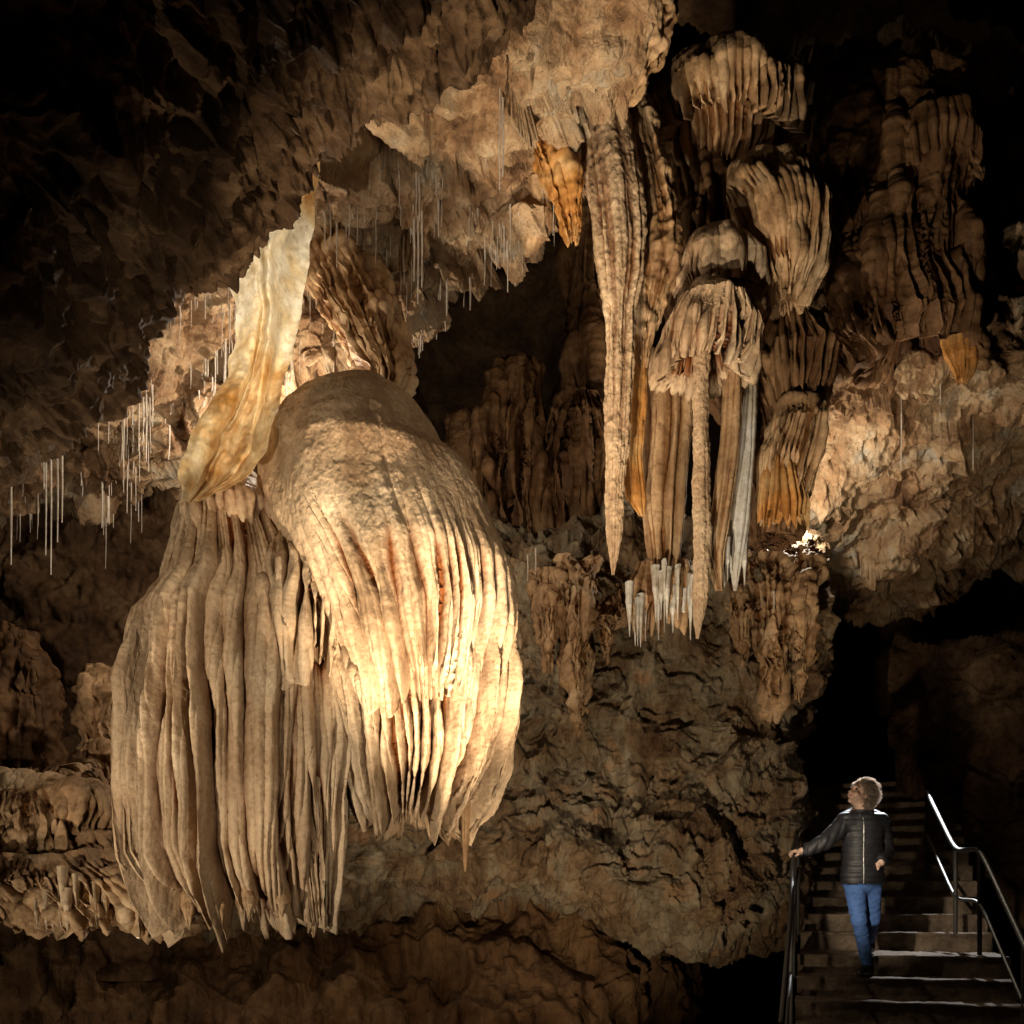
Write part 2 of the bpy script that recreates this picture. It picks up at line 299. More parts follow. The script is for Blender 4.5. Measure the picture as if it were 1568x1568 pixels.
loft('ledge_body',[(1180,-60,120,7.0,.2),(1215,-160,190,6.9,.35),(1290,-200,240,6.8,.45),(1350,-200,280,6.7,.45),(1385,-150,300,6.7,.35)],FLOW2,nu=800,nv=260,npl=56,amp=[(1180,.03),(1230,.10),(1385,.18)],jag=.2,warp=1.5,lump=.2,lsc=3,knob=.05,seed=8,parent=led,zst=1,npl2=120,amp2=.2)
loft('ledge_tier',[(1195,20,150,6.75,.15),(1215,-20,180,6.7,.26),(1245,-30,190,6.65,.3),(1265,-20,180,6.65,.26)],FLOW2,nu=600,nv=140,npl=44,amp=[(1195,.01),(1265,.13)],jag=.2,warp=1.5,lump=.14,knob=.03,seed=89,parent=led,js=1.)
loft('ledge_lower',[(1310,0,180,6.6,.3),(1350,-40,270,6.5,.4),(1385,20,285,6.45,.35),(1402,60,270,6.45,.25)],FLOW2,nu=700,nv=180,npl=50,amp=[(1310,.02),(1402,.15)],jag=.2,warp=1.5,lump=.15,knob=.04,seed=88,parent=led,zst=1,js=1.)
loft('side_column',[(960,-30,40,7.9,.2),(1000,-60,70,7.9,.35),(1100,-90,90,7.8,.4),(1210,-90,95,7.8,.4),(1260,-60,60,7.8,.3)],FLOWD,nu=240,nv=200,npl=16,amp=[(960,.02),(1260,.08)],warp=1.5,lump=.2,lsc=2.5,knob=.05,seed=9,parent=led,zst=1)
loft('side_stalactite',[(1020,140,175,7.4,.1),(1060,115,178,7.35,.14),(1110,125,170,7.3,.12),(1160,118,188,7.3,.16),(1240,140,180,7.3,.1)],FLOW2,nu=200,nv=200,npl=10,amp=[(1020,.03),(1240,.05)],lump=.12,lsc=4,knob=.08,seed=10,parent=led,zst=1)
for i in range(44):
    u=45+rng.rand()*250; w=2.5+rng.rand()*4; v1=1400+rng.rand()*34+8*math.sin(u/25); d=6.05+.35*rng.rand(); v0=v1-38-rng.rand()*20
    loft('fringe_drip_%d'%i,[(v0-15,u-w*1.6,u+w*1.6,d+.05,.05),(v0+12,u-w*1.1,u+w*.9,d,.035),(v1-14,u-w*.5,u+w*.5,d,.015),(v1,u-.6,u+.6,d,.003)],FLOW,nu=30,nv=60,npl=3,amp=[(v0-40,.01),(v1,.003)],lump=.02,lsc=8,seed=i+160,parent=led)
# ---------------- central hanging formation
cen=empty('hanging_drapery_formation')
loft('long_blade',[(135,925,955,6.9,.1),(165,888,965,6.8,.14),(220,893,972,6.75,.16),(300,900,985,6.7,.18),(380,910,990,6.7,.18),(430,918,985,6.7,.16),(480,926,972,6.7,.13),(560,926,970,6.7,.11),(640,928,965,6.7,.09),(740,928,958,6.7,.07),(820,930,953,6.7,.045),(880,937,941,6.7,.01)],
 FLOW,nu=400,nv=640,npl=9,amp=[(135,.03),(400,.05),(560,.04),(880,.012)],warp=.8,lump=.04,lsc=6,knob=.012,fine=.014,fsc=22,seed=12,parent=cen,zst=.25)
loft('blade_side',[(150,940,985,7.0,.12),(220,945,1010,6.97,.18),(300,955,1035,6.95,.2),(350,965,1047,6.95,.2),(420,965,1042,6.95,.18),(470,975,1015,6.95,.12),(520,975,1000,6.95,.06),(565,978,990,6.95,.03)],FLOW2,nu=320,nv=340,npl=13,amp=[(150,.03),(565,.05)],warp=.9,lump=.06,lsc=5,knob=.04,seed=13,parent=cen,zst=.5)
loft('orange_blade',[(480,955,985,6.95,.05),(560,960,992,6.95,.05),(640,955,990,6.95,.045),(700,950,985,6.95,.04),(760,955,990,6.95,.03),(790,978,988,6.95,.01)],ORANGE,nu=160,nv=260,npl=6,amp=[(480,.01),(790,.02)],lump=.04,lsc=5,seed=14,parent=cen)
loft('back_curtain',[(540,985,1060,7.3,.12),(650,985,1062,7.25,.14),(760,980,1050,7.2,.12),(850,990,1040,7.2,.1),(920,1000,1022,7.15,.05),(975,1008,1014,7.1,.01)],FLOW2,nu=260,nv=360,npl=12,amp=[(540,.06),(900,.06)],p=.7,lump=.03,seed=15,parent=cen)
loft('column',[(490,1055,1100,6.85,.1),(530,1064,1088,6.8,.06),(620,1060,1084,6.8,.06),(720,1062,1088,6.8,.06),(820,1062,1092,6.8,.06),(900,1060,1088,6.8,.055),(950,1062,1078,6.8,.03),(978,1066,1070,6.8,.006)],FLOW,nu=140,nv=420,npl=5,amp=[(490,.015),(978,.01)],lump=.02,lsc=8,fine=.014,fsc=26,seed=16,parent=cen)
loft('side_drape',[(470,1110,1150,6.95,.12),(560,1112,1140,6.95,.1),(680,1105,1135,6.95,.09),(760,1095,1125,6.95,.08),(850,1080,1112,6.95,.06),(905,1098,1108,6.95,.02)],FLOW2,nu=200,nv=360,npl=7,amp=[(470,.03),(900,.04)],lump=.03,seed=17,parent=cen)
loft('white_blade',[(500,1135,1160,7.1,.05),(600,1138,1162,7.1,.05),(700,1130,1158,7.1,.05),(800,1118,1148,7.1,.04),(870,1118,1135,7.1,.03),(905,1124,1128,7.1,.01)],WHITE,nu=120,nv=300,npl=5,amp=[(500,.01),(900,.015)],lump=.02,seed=18,parent=cen)
loft('lower_umbrella',[(425,1085,1100,6.75,.03),(435,1060,1125,6.75,.12),(460,1035,1155,6.75,.22),(500,1010,1170,6.8,.28),(540,998,1165,6.83,.28),(560,998,1150,6.85,.26)],FLOW,nu=620,nv=220,npl=34,amp=[(430,0),(480,.02),(520,.05),(560,.10)],jag=.12,lump=.11,seed=19,parent=cen,jt=.4,lob=(7,.08,440,500),npl2=80,amp2=.2)
loft('middle_umbrella',[(355,1080,1110,6.95,.04),(368,1058,1150,6.95,.14),(395,1040,1172,6.95,.22),(425,1036,1172,6.95,.24),(440,1045,1165,6.95,.22)],FLOW,nu=560,nv=160,npl=32,amp=[(360,0),(395,.03),(440,.09)],jag=.12,lump=.12,seed=20,parent=cen,jt=.4,lob=(7,.08,360,400))
loft('right_umbrella',[(240,1150,1200,7.2,.05),(255,1120,1240,7.2,.2),(290,1108,1262,7.15,.3),(320,1125,1270,7.1,.34),(360,1140,1270,7.1,.34),(420,1155,1262,7.1,.28),(460,1170,1235,7.1,.18)],FLOW2,nu=700,nv=320,npl=42,amp=[(240,0),(290,.02),(330,.07),(455,.12)],jag=.14,lump=.10,lsc=4,seed=21,parent=cen,lob=(8,.08,250,320))
loft('top_umbrella',[(96,1080,1150,7.6,.08),(106,1040,1190,7.6,.25),(128,1008,1218,7.55,.42),(160,995,1230,7.5,.5),(190,1000,1232,7.5,.5),(210,1005,1230,7.5,.46)],FLOW2,nu=900,nv=220,npl=60,amp=[(105,0),(125,.01),(160,.06),(210,.14)],jag=.2,lump=.12,seed=22,parent=cen,hollow=.4,jt=.3,lob=(9,.08,100,150))
loft('top_ribs',[(150,1020,1200,7.6,.36),(200,1020,1210,7.6,.36),(240,1030,1205,7.6,.3),(262,1050,1170,7.6,.2)],FLOW2,nu=600,nv=160,npl=40,amp=[(150,.06),(262,.16)],jag=.25,lump=.06,seed=36,parent=cen,hollow=.2)
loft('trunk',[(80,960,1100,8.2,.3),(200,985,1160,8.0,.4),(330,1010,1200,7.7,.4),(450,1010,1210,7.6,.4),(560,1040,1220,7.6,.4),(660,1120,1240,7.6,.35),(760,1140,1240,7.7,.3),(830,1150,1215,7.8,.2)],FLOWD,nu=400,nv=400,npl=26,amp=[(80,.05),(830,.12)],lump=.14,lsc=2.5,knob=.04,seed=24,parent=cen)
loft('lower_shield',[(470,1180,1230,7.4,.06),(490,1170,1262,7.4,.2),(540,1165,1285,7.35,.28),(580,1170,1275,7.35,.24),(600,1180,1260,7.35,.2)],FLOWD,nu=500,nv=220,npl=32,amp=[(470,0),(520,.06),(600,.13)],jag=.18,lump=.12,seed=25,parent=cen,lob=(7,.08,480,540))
loft('lower_fringe_shield',[(600,1215,1250,7.3,.05),(620,1195,1262,7.3,.16),(650,1180,1262,7.25,.24),(700,1162,1255,7.25,.24),(745,1158,1240,7.3,.2),(770,1165,1225,7.3,.14)],FLOW2,nu=500,nv=260,npl=32,amp=[(600,0),(640,.04),(765,.12)],jag=.16,lump=.10,lsc=4,seed=26,parent=cen)
loft('orange_fringe',[(690,1175,1215,7.2,.06),(730,1165,1225,7.2,.12),(765,1160,1238,7.2,.12),(785,1160,1235,7.2,.09)],ORANGE,nu=260,nv=140,npl=18,amp=[(690,.02),(785,.10)],jag=.16,seed=27,parent=cen)
for i in range(30):
    u=964+rng.rand()*98; w=1.8+rng.rand()*3.6; v1=935+rng.rand()*45+(28 if abs(u-982)<16 else 0); d=6.95+.2*rng.rand()
    if i>=22: u=1095+rng.rand()*50; v1=880+rng.rand()*28
    v0=v1-42-rng.rand()*25
    loft('icicle_%d'%i,[(v0-20,u-w*1.6,u+w*1.6,d+.06,.05),(v0+15,u-w*1.1,u+w*.9,d,.035),(v1-25,u-w*.5,u+w*.5,d,.015),(v1,u-.6,u+.6,d,.003)],WHITE,nu=32,nv=80,npl=3,amp=[(v0-40,.01),(v1,.003)],lump=.02,lsc=8,seed=i+60,parent=cen)
loft('icicle_root',[(860,975,1050,7.2,.04),(890,965,1058,7.15,.10),(915,962,1062,7.12,.12),(940,970,1050,7.12,.08)],FLOW2,nu=300,nv=140,npl=18,amp=[(860,.03),(940,.07)],jag=.2,lump=.08,seed=37,parent=cen,js=1.)
loft('orange_drapery',[(150,805,850,6.7,.1),(190,800,885,6.65,.14),(240,812,890,6.6,.15),(300,840,895,6.6,.1),(340,858,892,6.6,.06),(362,870,884,6.6,.02)],ORANGE,nu=260,nv=220,npl=12,amp=[(150,.03),(360,.05)],jag=.06,lump=.10,lsc=5,knob=.03,seed=28,parent=cen,zst=.6)
loft('top_knob',[(-120,900,1040,6.2,.4),(-20,915,1032,6.2,.4),(50,925,1028,6.2,.36),(90,940,1010,6.2,.25),(120,955,985,6.2,.1),(140,965,972,6.2,.03)],FLOW2,nu=300,nv=240,npl=20,amp=[(-120,.04),(140,.04)],lump=.16,lsc=4,knob=.05,seed=29,parent=cen,zst=1)
loft('arch_tip',[(300,790,850,6.95,.2),(340,795,850,6.95,.14),(370,800,835,6.95,.08),(392,803,812,6.95,.02)],FLOW2,nu=120,nv=120,lump=.05,knob=.04,seed=30,parent=cen)
rt=empty('hanging_flowstone')
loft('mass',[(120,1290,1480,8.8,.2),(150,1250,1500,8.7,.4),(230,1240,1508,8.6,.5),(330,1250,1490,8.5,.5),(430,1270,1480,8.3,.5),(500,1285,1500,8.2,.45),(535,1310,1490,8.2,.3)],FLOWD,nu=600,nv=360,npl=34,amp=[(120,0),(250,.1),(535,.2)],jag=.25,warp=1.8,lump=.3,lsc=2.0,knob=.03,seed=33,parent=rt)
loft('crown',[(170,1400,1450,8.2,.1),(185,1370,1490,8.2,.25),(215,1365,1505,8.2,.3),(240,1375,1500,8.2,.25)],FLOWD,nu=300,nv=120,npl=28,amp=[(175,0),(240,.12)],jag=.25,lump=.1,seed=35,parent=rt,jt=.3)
loft('lit_tip',[(520,1440,1500,8.0,.1),(545,1445,1500,8.0,.1),(570,1460,1492,8.0,.06),(582,1465,1480,8.0,.02)],ORANGE,nu=120,nv=80,npl=9,amp=[(520,.01),(580,.04)],jag=.06,seed=34,parent=rt)
bk=empty('background_draperies')
for i,r in enumerate([[(545,775,812,10.2,.1),(575,752,838,10.2,.3),(615,745,842,10.15,.36),(650,722,852,10.1,.4),(730,720,862,10,.4),(820,735,850,10,.35),(900,760,830,10,.2)],
  [(600,870,910,9.8,.1),(640,835,945,9.8,.3),(720,815,955,9.8,.35),(800,825,950,9.8,.3),(900,850,930,9.8,.2)],
  [(320,880,940,10.6,.2),(600,850,980,10.4,.3),(750,860,990,10.3,.3),(900,880,980,10,.2)],
  [(640,690,760,10.4,.15),(700,680,775,10.3,.3),(800,690,780,10.2,.3),(900,700,770,10,.2)]]):
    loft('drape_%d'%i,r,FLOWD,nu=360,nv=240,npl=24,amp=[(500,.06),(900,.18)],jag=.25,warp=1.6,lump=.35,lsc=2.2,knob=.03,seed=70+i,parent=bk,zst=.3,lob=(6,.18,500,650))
for i,(u,v0,v1,w,d) in enumerate([(885,860,1110,30,8.45),(842,880,1020,24,8.45),(1185,850,1090,40,8.4),(1225,840,1060,26,8.4),(930,900,1000,26,8.5),(1140,880,1010,26,8.4)]):
    loft('wall_drape_%d'%i,[(v0,u-w*1.1,u+w*1.1,d+.35,.1),(v0+50,u-w,u+w,d+.12,.16),((v0+v1)/2,u-w*.8,u+w*.7,d+.05,.14),(v1-30,u-w*.5,u+w*.35,d+.05,.1),(v1,u-6,u+2,d+.1,.02)],FLOW2,nu=180,nv=200,npl=12,amp=[(v0,.04),(v1,.07)],jag=.12,lump=.2,lsc=5,knob=.04,seed=80+i,parent=bk,zst=.45,warp=1.2)
# ---------------- translucent drapery sheet
R=[(180,455,494,5.9),(240,420,492,5.85),(300,375,485,5.8),(340,358,480,5.8),(390,345,474,5.75),(440,352,468,5.7),(480,358,460,5.65),(520,362,452,5.6),(570,350,440,5.55),(630,314,424,5.5),(690,286,408,5.45),(730,272,384,5.45),(770,278,304,5.45)]
R=np.array(R,float); vv=np.linspace(180,770,460); nu=170
Lc=np.interp(vv,R[:,0],R[:,1]);Rc=np.interp(vv,R[:,0],R[:,2]);Dc=np.interp(vv,R[:,0],R[:,3])
Lc=smooth1(Lc,15)+2*np.sin(vv/9)+3*np.sin(vv/23);Rc=smooth1(Rc,15)+1.5*np.sin(vv/11+2)
a=np.linspace(0,1,nu)[None,:]
U=Lc[:,None]*(1-a)+Rc[:,None]*a; D=Dc[:,None]+0*a
D=D-0.12*np.exp(-((a-0.62-0.12*np.sin(vv[:,None]/90))/0.10)**2)+0.12*np.sin(a*5+vv[:,None]/160)+0.09*np.exp(-((a-0.42)/0.05)**2)
X=(U-784)*K*D;Z=(HV-vv[:,None])*K*D; P=np.stack([X,D,Z],-1).reshape(-1,3)
P[:,1]+=0.05*fbm(P*np.array([5,1,3]),3)+.016*fbm(P*14,2)
mkmesh('translucent_drapery',P,gridF(460,nu),DRAP)
# ---------------- soda straws
def tube_pts(path,rad,n=6):
    path=np.asarray(path,float); rad=np.broadcast_to(rad,(len(path),)); out=[]
    T=np.gradient(path,axis=0); T/=np.linalg.norm(T,axis=1)[:,None]+1e-9
    ref=np.array([0,0,1.]) if abs(T[0][2])<0.9 else np.array([0,1.,0])
    for i in range(len(path)):
        a_=np.cross(T[i],ref); a_/=np.linalg.norm(a_)+1e-9; b_=np.cross(T[i],a_)
        for k in range(n):
            t=2*math.pi*k/n; out.append(path[i]+rad[i]*(math.cos(t)*a_+math.sin(t)*b_))
    return np.array(out),gridF(len(path),n,True)
class Acc:
    def __init__(s): s.V=[];s.F=[];s.n=0
    def add(s,V,F): s.V.append(V); s.F.append(F+s.n); s.n+=len(V)
    def obj(s,name,mat,parent=None): return mkmesh(name,np.concatenate(s.V),np.concatenate(s.F),mat,parent=parent)
A=Acc()
uu=PC[...,0]/(PC[...,1]*K)+784; vv2=HV-PC[...,2]/(PC[...,1]*K)
ri=np.arange(PC.shape[0])[:,None]
cand=np.argwhere((uu>-60)&(uu<860)&(vv2>230)&(ri>180)&(ri<480))
cl=pn(PC.reshape(-1,3)*2.6+40).reshape(PC.shape[:2])
cnt=0
while cnt<800:
    i,j=cand[rng.randint(len(cand))]
    if cl[i,j]<0.04 or (uu[i,j]>500 and rng.rand()<.6): continue
    p0=PC[i,j]; Lh=0.02+0.36*rng.rand()**3*(1.4 if uu[i,j]<450 else 1.0)
    pp=[p0+np.array([0,0,.03]),p0+np.array([0.002,0,-Lh*.5]),p0+np.array([rng.randn()*.003,0,-Lh])]
    rs=.5+.8*rng.rand()
    V,F=tube_pts(pp,[.008*rs,.0042*rs,.003*rs],5); A.add(V,F); cnt+=1
for (u,v0,v1,d) in [(765,40,290,5.7),(770,150,270,5.7),(640,300,465,6.6),(646,310,440,6.6),(634,330,430,6.6),(720,425,475,7.0),(70,700,850,6.6),(78,690,880,6.6),(88,700,830,6.6),(95,690,800,6.6),(17,730,865,6.6),(165,760,800,6.7),(1185,905,935,7.6),(300,690,720,6.8),(820,840,880,8.6),(808,850,890,8.6),(1380,590,720,8.8),(1440,560,620,8.4),(1490,640,720,9)]:
    a0=W(u,v0,d);b0=W(u,v1,d); V,F=tube_pts([a0,(a0+b0)/2+np.array([.003,0,0]),b0],[.008,.006,.004],6); A.add(V,F)
A.obj('soda_straw_stalactites',STRAW)
# ---------------- staircase (one deep landing above the visitor's step)
yaw=math.radians(19); Dv=np.array([math.sin(yaw),math.cos(yaw),0]); Rv=np.array([math.cos(yaw),-math.sin(yaw),0])
C0=np.array([3.20,7.66,-0.606]); RUN=0.32; RISE=0.17; LAND=0.95
prof=[]; s=-6*RUN
for i in range(-6,14):
    z=i*RISE; run=LAND if i==1 else RUN
    for q in np.linspace(0,1,7)[:-1]: prof.append((s+.012*math.sin(q*3.14),z-RISE+RISE*q))
    for q in np.linspace(0,1,12)[:-1]: prof.append((s+run*q - (0.02 if q==0 else 0),z-(.008 if q==0 else 0)))
    s+=run
prof=np.array(prof); nw=110; wv=np.linspace(-0.82,0.86,nw)
P=C0+prof[:,None,0,None]*Dv+wv[None,:,None]*Rv+prof[:,None,1,None]*np.array([0,0,1.])
P=P.reshape(-1,3); P=P+np.stack([.03*fbm(P*5,4,.6),.03*fbm(P*5+5,4,.6),.020*fbm(P*6+9,4,.6)],-1)
P=P.reshape(len(prof),nw,3)
sl=P[:,0].copy(); sl[:,2]=-2.2; sr=P[:,-1].copy(); sr[:,2]=-2.2
P=np.concatenate([sl[:,None],P,sr[:,None]],1)
mkmesh('stone_staircase',P.reshape(-1,3),gridF(len(prof),nw+2),STEP,smooth=False)
STEEL=plain('galvanised_steel',(0.26,0.26,0.25),0.5,1.0); IRON=plain('dark_iron',(0.06,0.055,0.05),0.6,0.3)
def rail(name,pts,r,mat,posts,drop=0.45):
    par=empty(name); A=Acc()
    def dens(p):
        p=np.array(p,float); o=[]
        for a,b in zip(p[:-1],p[1:]):
            for q in np.linspace(0,1,10)[:-1]: o.append(a+(b-a)*q)
        o.append(p[-1]); o=np.array(o)
        for k in range(3): o[1:-1]=(o[:-2]+2*o[1:-1]+o[2:])/4
        return o
    V,F=tube_pts(dens(pts),r,12); A.add(V,F); A.obj('handrail',mat,par)
    A=Acc(); V,F=tube_pts(dens([np.array(p)-np.array([0,0,drop]) for p in pts]),r*.7,10); A.add(V,F); A.obj('middle_rail',mat,par)
    A=Acc()
    for i in posts:
        p=np.array(i); V,F=tube_pts([p,p-np.array([0,0,.5]),p-np.array([0,0,1.05])],r*.9,10); A.add(V,F)
    A.obj('posts',IRON,par)
pr=[W(1419,1213,9.9),W(1463,1303,8.7),W(1500,1299,8.0),W(1568,1445,6.95),W(1640,1600,6.1)]
rail('steel_handrail',pr,.022,STEEL,[pr[1],pr[2],W(1568,1445,6.95),pr[0]])
pl=[W(1222,1262,8.9),W(1215,1306,7.85),W(1211,1400,6.9),W(1196,1568,5.9)]
rail('iron_handrail',pl,.018,IRON,[pl[1],pl[2],pl[0],pl[3]],.42)
# ---------------- person via SDF + surface nets
def surfnets(F,o,h):
    nx,ny,nz=F.shape; s=F<0
    cnt=np.zeros((nx-1,ny-1,nz-1)); acc=np.zeros((nx-1,ny-1,nz-1,3))
    cs=[(a,b,c) for a in (0,1) for b in (0,1) for c in (0,1)]
    def sub(c): return F[c[0]:nx-1+c[0],c[1]:ny-1+c[1],c[2]:nz-1+c[2]]
    for c in cs:
        for ax in range(3):
            if c[ax]==0:
                e=list(c);e[ax]=1
                f0=sub(c);f1=sub(tuple(e)); m=(f0<0)!=(f1<0)
                t=np.where(m,f0/(np.where(m,f0-f1,1)),0)
                for k in range(3):
                    acc[...,k]+=np.where(m,c[k]+(t if k==ax else 0),0)
                cnt+=m
    act=cnt>0; idx=-np.ones(act.shape,int); idx[act]=np.arange(act.sum())
    ii=np.argwhere(act); V=o+(ii+acc[act]/cnt[act][:,None])*h
    Fc=[]
    for ax in range(3):
        a,b=[k for k in range(3) if k!=ax]
        m=(np.take(s,range(0,s.shape[ax]-1),ax)!=np.take(s,range(1,s.shape[ax]),ax))
        e=np.argwhere(m); ok=(e[:,a]>0)&(e[:,b]>0)&(e[:,a]<F.shape[a]-1)&(e[:,b]<F.shape[b]-1); e=e[ok]
        def g(da,db):
            q=e.copy(); q[:,a]-=da; q[:,b]-=db; return idx[q[:,0],q[:,1],q[:,2]]
        quad=np.stack([g(1,1),g(0,1),g(0,0),g(1,0)],-1)
        s0=s[e[:,0],e[:,1],e[:,2]]
        fl=s0 if ax!=1 else ~s0
        quad[~fl]=quad[~fl][:,::-1]; Fc.append(quad)
    return V,np.concatenate(Fc)
def smin(a,b,k):
    h=np.clip(0.5+0.5*(b-a)/k,0,1); return b*(1-h)+a*h-k*h*(1-h)
def sdf(prims,lo,hi,h,k=0.03,post=None):
    lo=np.array(lo);hi=np.array(hi); n=np.ceil((hi-lo)/h).astype(int)+1
    gx,gy,gz=[lo[i]+np.arange(n[i])*h for i in range(3)]
    Pg=np.stack(np.meshgrid(gx,gy,gz,indexing='ij'),-1); F=np.full(n,9.0)
    for pr in prims:
        kk=pr.get('k',k)
        if 'a' in pr:
            a_=np.array(pr['a']);b_=np.array(pr['b']); sc=np.array(pr.get('s',(1,1,1)))
            q=(Pg-a_)/sc; ba=(b_-a_)/sc; t=np.clip((q@ba)/(ba@ba),0,1)
            d=np.linalg.norm(q-t[...,None]*ba,axis=-1)-(pr['r'][0]*(1-t)+pr['r'][1]*t)
        else:
            c=np.array(pr['c']); r=np.array(pr['e'])
            q=Pg-c
            if 'rot' in pr: q=q@pr['rot']
            l=np.linalg.norm(q/r,axis=-1); g=np.linalg.norm(q/(r*r),axis=-1)+1e-9
            d=l*(l-1)/g
        F=smin(F,d,kk) if not pr.get('cut') else -smin(-F,d,kk)
    if post: F=post(F,Pg)
    return surfnets(F,lo,h)
woman=empty('woman_visitor',(2.985,7.86,-0.606))
JACK=plain('black_quilted_nylon',(0.015,0.015,0.019),0.55,0,0.5,90)
JEAN=plain('blue_denim',(0.06,0.14,0.38),0.8,0,0.5,160)
SKIN=plain('skin',(0.68,0.46,0.36),0.5,0,0.1,40); HAIR=plain('curly_brown_hair',(0.15,0.10,0.07),0.5); BOOT=plain('black_leather_boot',(0.02,0.018,0.017),0.4)
CURL=rock('hair_curl_strands',[(0.38,0.30,0.24),(0.62,0.54,0.46)],bump=0.05,streak=0.1,trans=0.5)
ZIP=plain('white_zip',(0.6,0.6,0.6),0.3,.5); EYE=plain('eye_dark',(0.03,0.02,0.02),0.2); LIP=plain('lips',(0.45,0.16,0.13),0.4)
body=[dict(a=(-.03,0.0,.86),b=(-.02,.01,1.06),r=(.150,.135),s=(1.08,.80,1)),
 dict(a=(-.02,.01,1.06),b=(-.02,.01,1.25),r=(.135,.15),s=(1.08,.78,1)),
 dict(a=(-.13,.0,1.31),b=(.09,.03,1.31),r=(.075,.075),k=.05),
 dict(a=(-.02,.01,1.33),b=(-.03,-.01,1.43),r=(.062,.055)),
 dict(a=(-.17,-.01,1.30),b=(-.36,-.06,1.13),r=(.068,.052),k=.04),dict(a=(-.36,-.06,1.13),b=(-.555,-.02,1.045),r=(.052,.038),k=.02),
 dict(a=(.13,.03,1.30),b=(.205,.08,1.06),r=(.068,.055),k=.03),dict(a=(.205,.08,1.06),b=(.10,-.08,.97),r=(.052,.042),k=.02),
 dict(a=(-.03,0,.86),b=(-.02,.01,.80),r=(.14,.13),s=(1,.8,1)),
 dict(a=(-.10,0,.82),b=(-.08,-.07,.47),r=(.092,.062),k=.03),dict(a=(-.08,-.07,.47),b=(.03,.03,.09),r=(.062,.046),k=.02),
 dict(a=(.055,.02,.82),b=(.08,.05,.48),r=(.09,.062),k=.03),dict(a=(.08,.05,.48),b=(.17,.36,.28),r=(.060,.045),k=.02)]
V,F=sdf(body,(-.68,-.25,.02),(.38,.5,1.5),.009,.035)
isJ=(V[:,2]>.775)
me=bpy.data.meshes.new('t'); me.from_pydata(V.tolist(),[],F.tolist()); me.update()
Nn=np.zeros(len(V)*3); me.vertices.foreach_get('normal',Nn); Nn=Nn.reshape(-1,3)
if ((V-V.mean(0))*Nn).sum()<0: Nn=-Nn; F=F[:,::-1]
armL=V[:,0]<-.20; sax=np.where(armL,(V[:,0]*.9-V[:,2]*.4)*1.0,V[:,2])
q=np.abs(np.sin(np.pi*sax/.055))**.6
push=np.where(isJ,0.006+0.011*q+.004*pn(V*14),0.004*pn(V*12)+.006*pn(V*np.array([20,20,40])))
push=np.where(isJ&(V[:,2]<.80),.016,push); push=np.where((V[:,0]<-.53)|((V[:,2]>1.40)),-.004,push)
V=V+Nn*push[:,None]
ob=mkmesh('body',V,F,[JACK,JEAN,SKIN],parent=woman)
fc=V[F].mean(1); mi=np.where(fc[:,2]>.775,0,1); mi=np.where((fc[:,2]>1.405)&(fc[:,0]>-.2),2,mi); mi=np.where(fc[:,0]<-.55,2,mi)
ob.data.polygons.foreach_set('material_index',mi.astype(np.int32)); ob.data.update()
V,F=sdf([dict(a=(-.10,.03,1.375),b=(.05,.06,1.375),r=(.045,.045)),dict(a=(.05,.06,1.375),b=(.02,-.06,1.36),r=(.04,.03)),dict(a=(-.10,.03,1.375),b=(-.07,-.07,1.35),r=(.04,.03)),dict(c=(-.01,.10,1.33),e=(.12,.06,.08))],(-.22,-.16,1.2),(.2,.22,1.46),.008,.03)
mkmesh('hood',V,F,JACK,parent=woman)
zp=[(-.055,-.075-.0,1.37),(-.06,-.118,1.28),(-.062,-.128,1.15),(-.065,-.128,1.0),(-.067,-.138,.88),(-.068,-.138,.78)]
V,F=tube_pts(cr(zp,30),.0035,6); mkmesh('zip',V,F,ZIP,parent=woman)
fa=math.radians(66)
fd=np.array([-math.sin(fa),-math.cos(fa),0.42]); fd/=np.linalg.norm(fd)
sx=np.cross(np.array([0,0,1.]),fd)*-1; sx/=np.linalg.norm(sx); up=np.cross(fd,sx)*1.0
if up[2]<0: up=-up
HC=np.array([-.05,-.015,1.535]); M=np.stack([sx,fd,up],1)
def hl(x,y,z): return HC+M@np.array([x,y,z])
RM=M
head=[dict(c=hl(0,-.015,.025),e=(.072,.092,.088),rot=RM),dict(c=hl(0,.03,-.045),e=(.055,.058,.065),rot=RM),dict(c=hl(0,.075,-.095),e=(.022,.02,.02),rot=RM),
 dict(a=hl(0,.085,.012),b=hl(0,.108,-.03),r=(.009,.014),k=.012),dict(a=hl(-.03,.082,.03),b=hl(.03,.082,.03),r=(.012,.012),k=.02),
 dict(c=hl(.034,.07,-.03),e=(.022,.02,.02),rot=RM),dict(c=hl(-.034,.07,-.03),e=(.022,.02,.02),rot=RM),
 dict(a=hl(-.018,.086,-.062),b=hl(.018,.086,-.062),r=(.008,.008),k=.012),
 dict(c=hl(.030,.094,.008),e=(.014,.01,.009),rot=RM,cut=1,k=.01),dict(c=hl(-.030,.094,.008),e=(.014,.01,.009),rot=RM,cut=1,k=.01),
 dict(c=hl(.074,-.01,-.01),e=(.01,.02,.032),rot=RM,k=.008),dict(c=hl(-.074,-.01,-.01),e=(.01,.02,.032),rot=RM,k=.008),
 dict(a=hl(0,-.02,-.05),b=(-.03,.0,1.39),r=(.055,.055),k=.03)]
V,F=sdf(head,HC-.17,HC+.17,.0045,.02); mkmesh('head',V,F,SKIN,parent=woman)
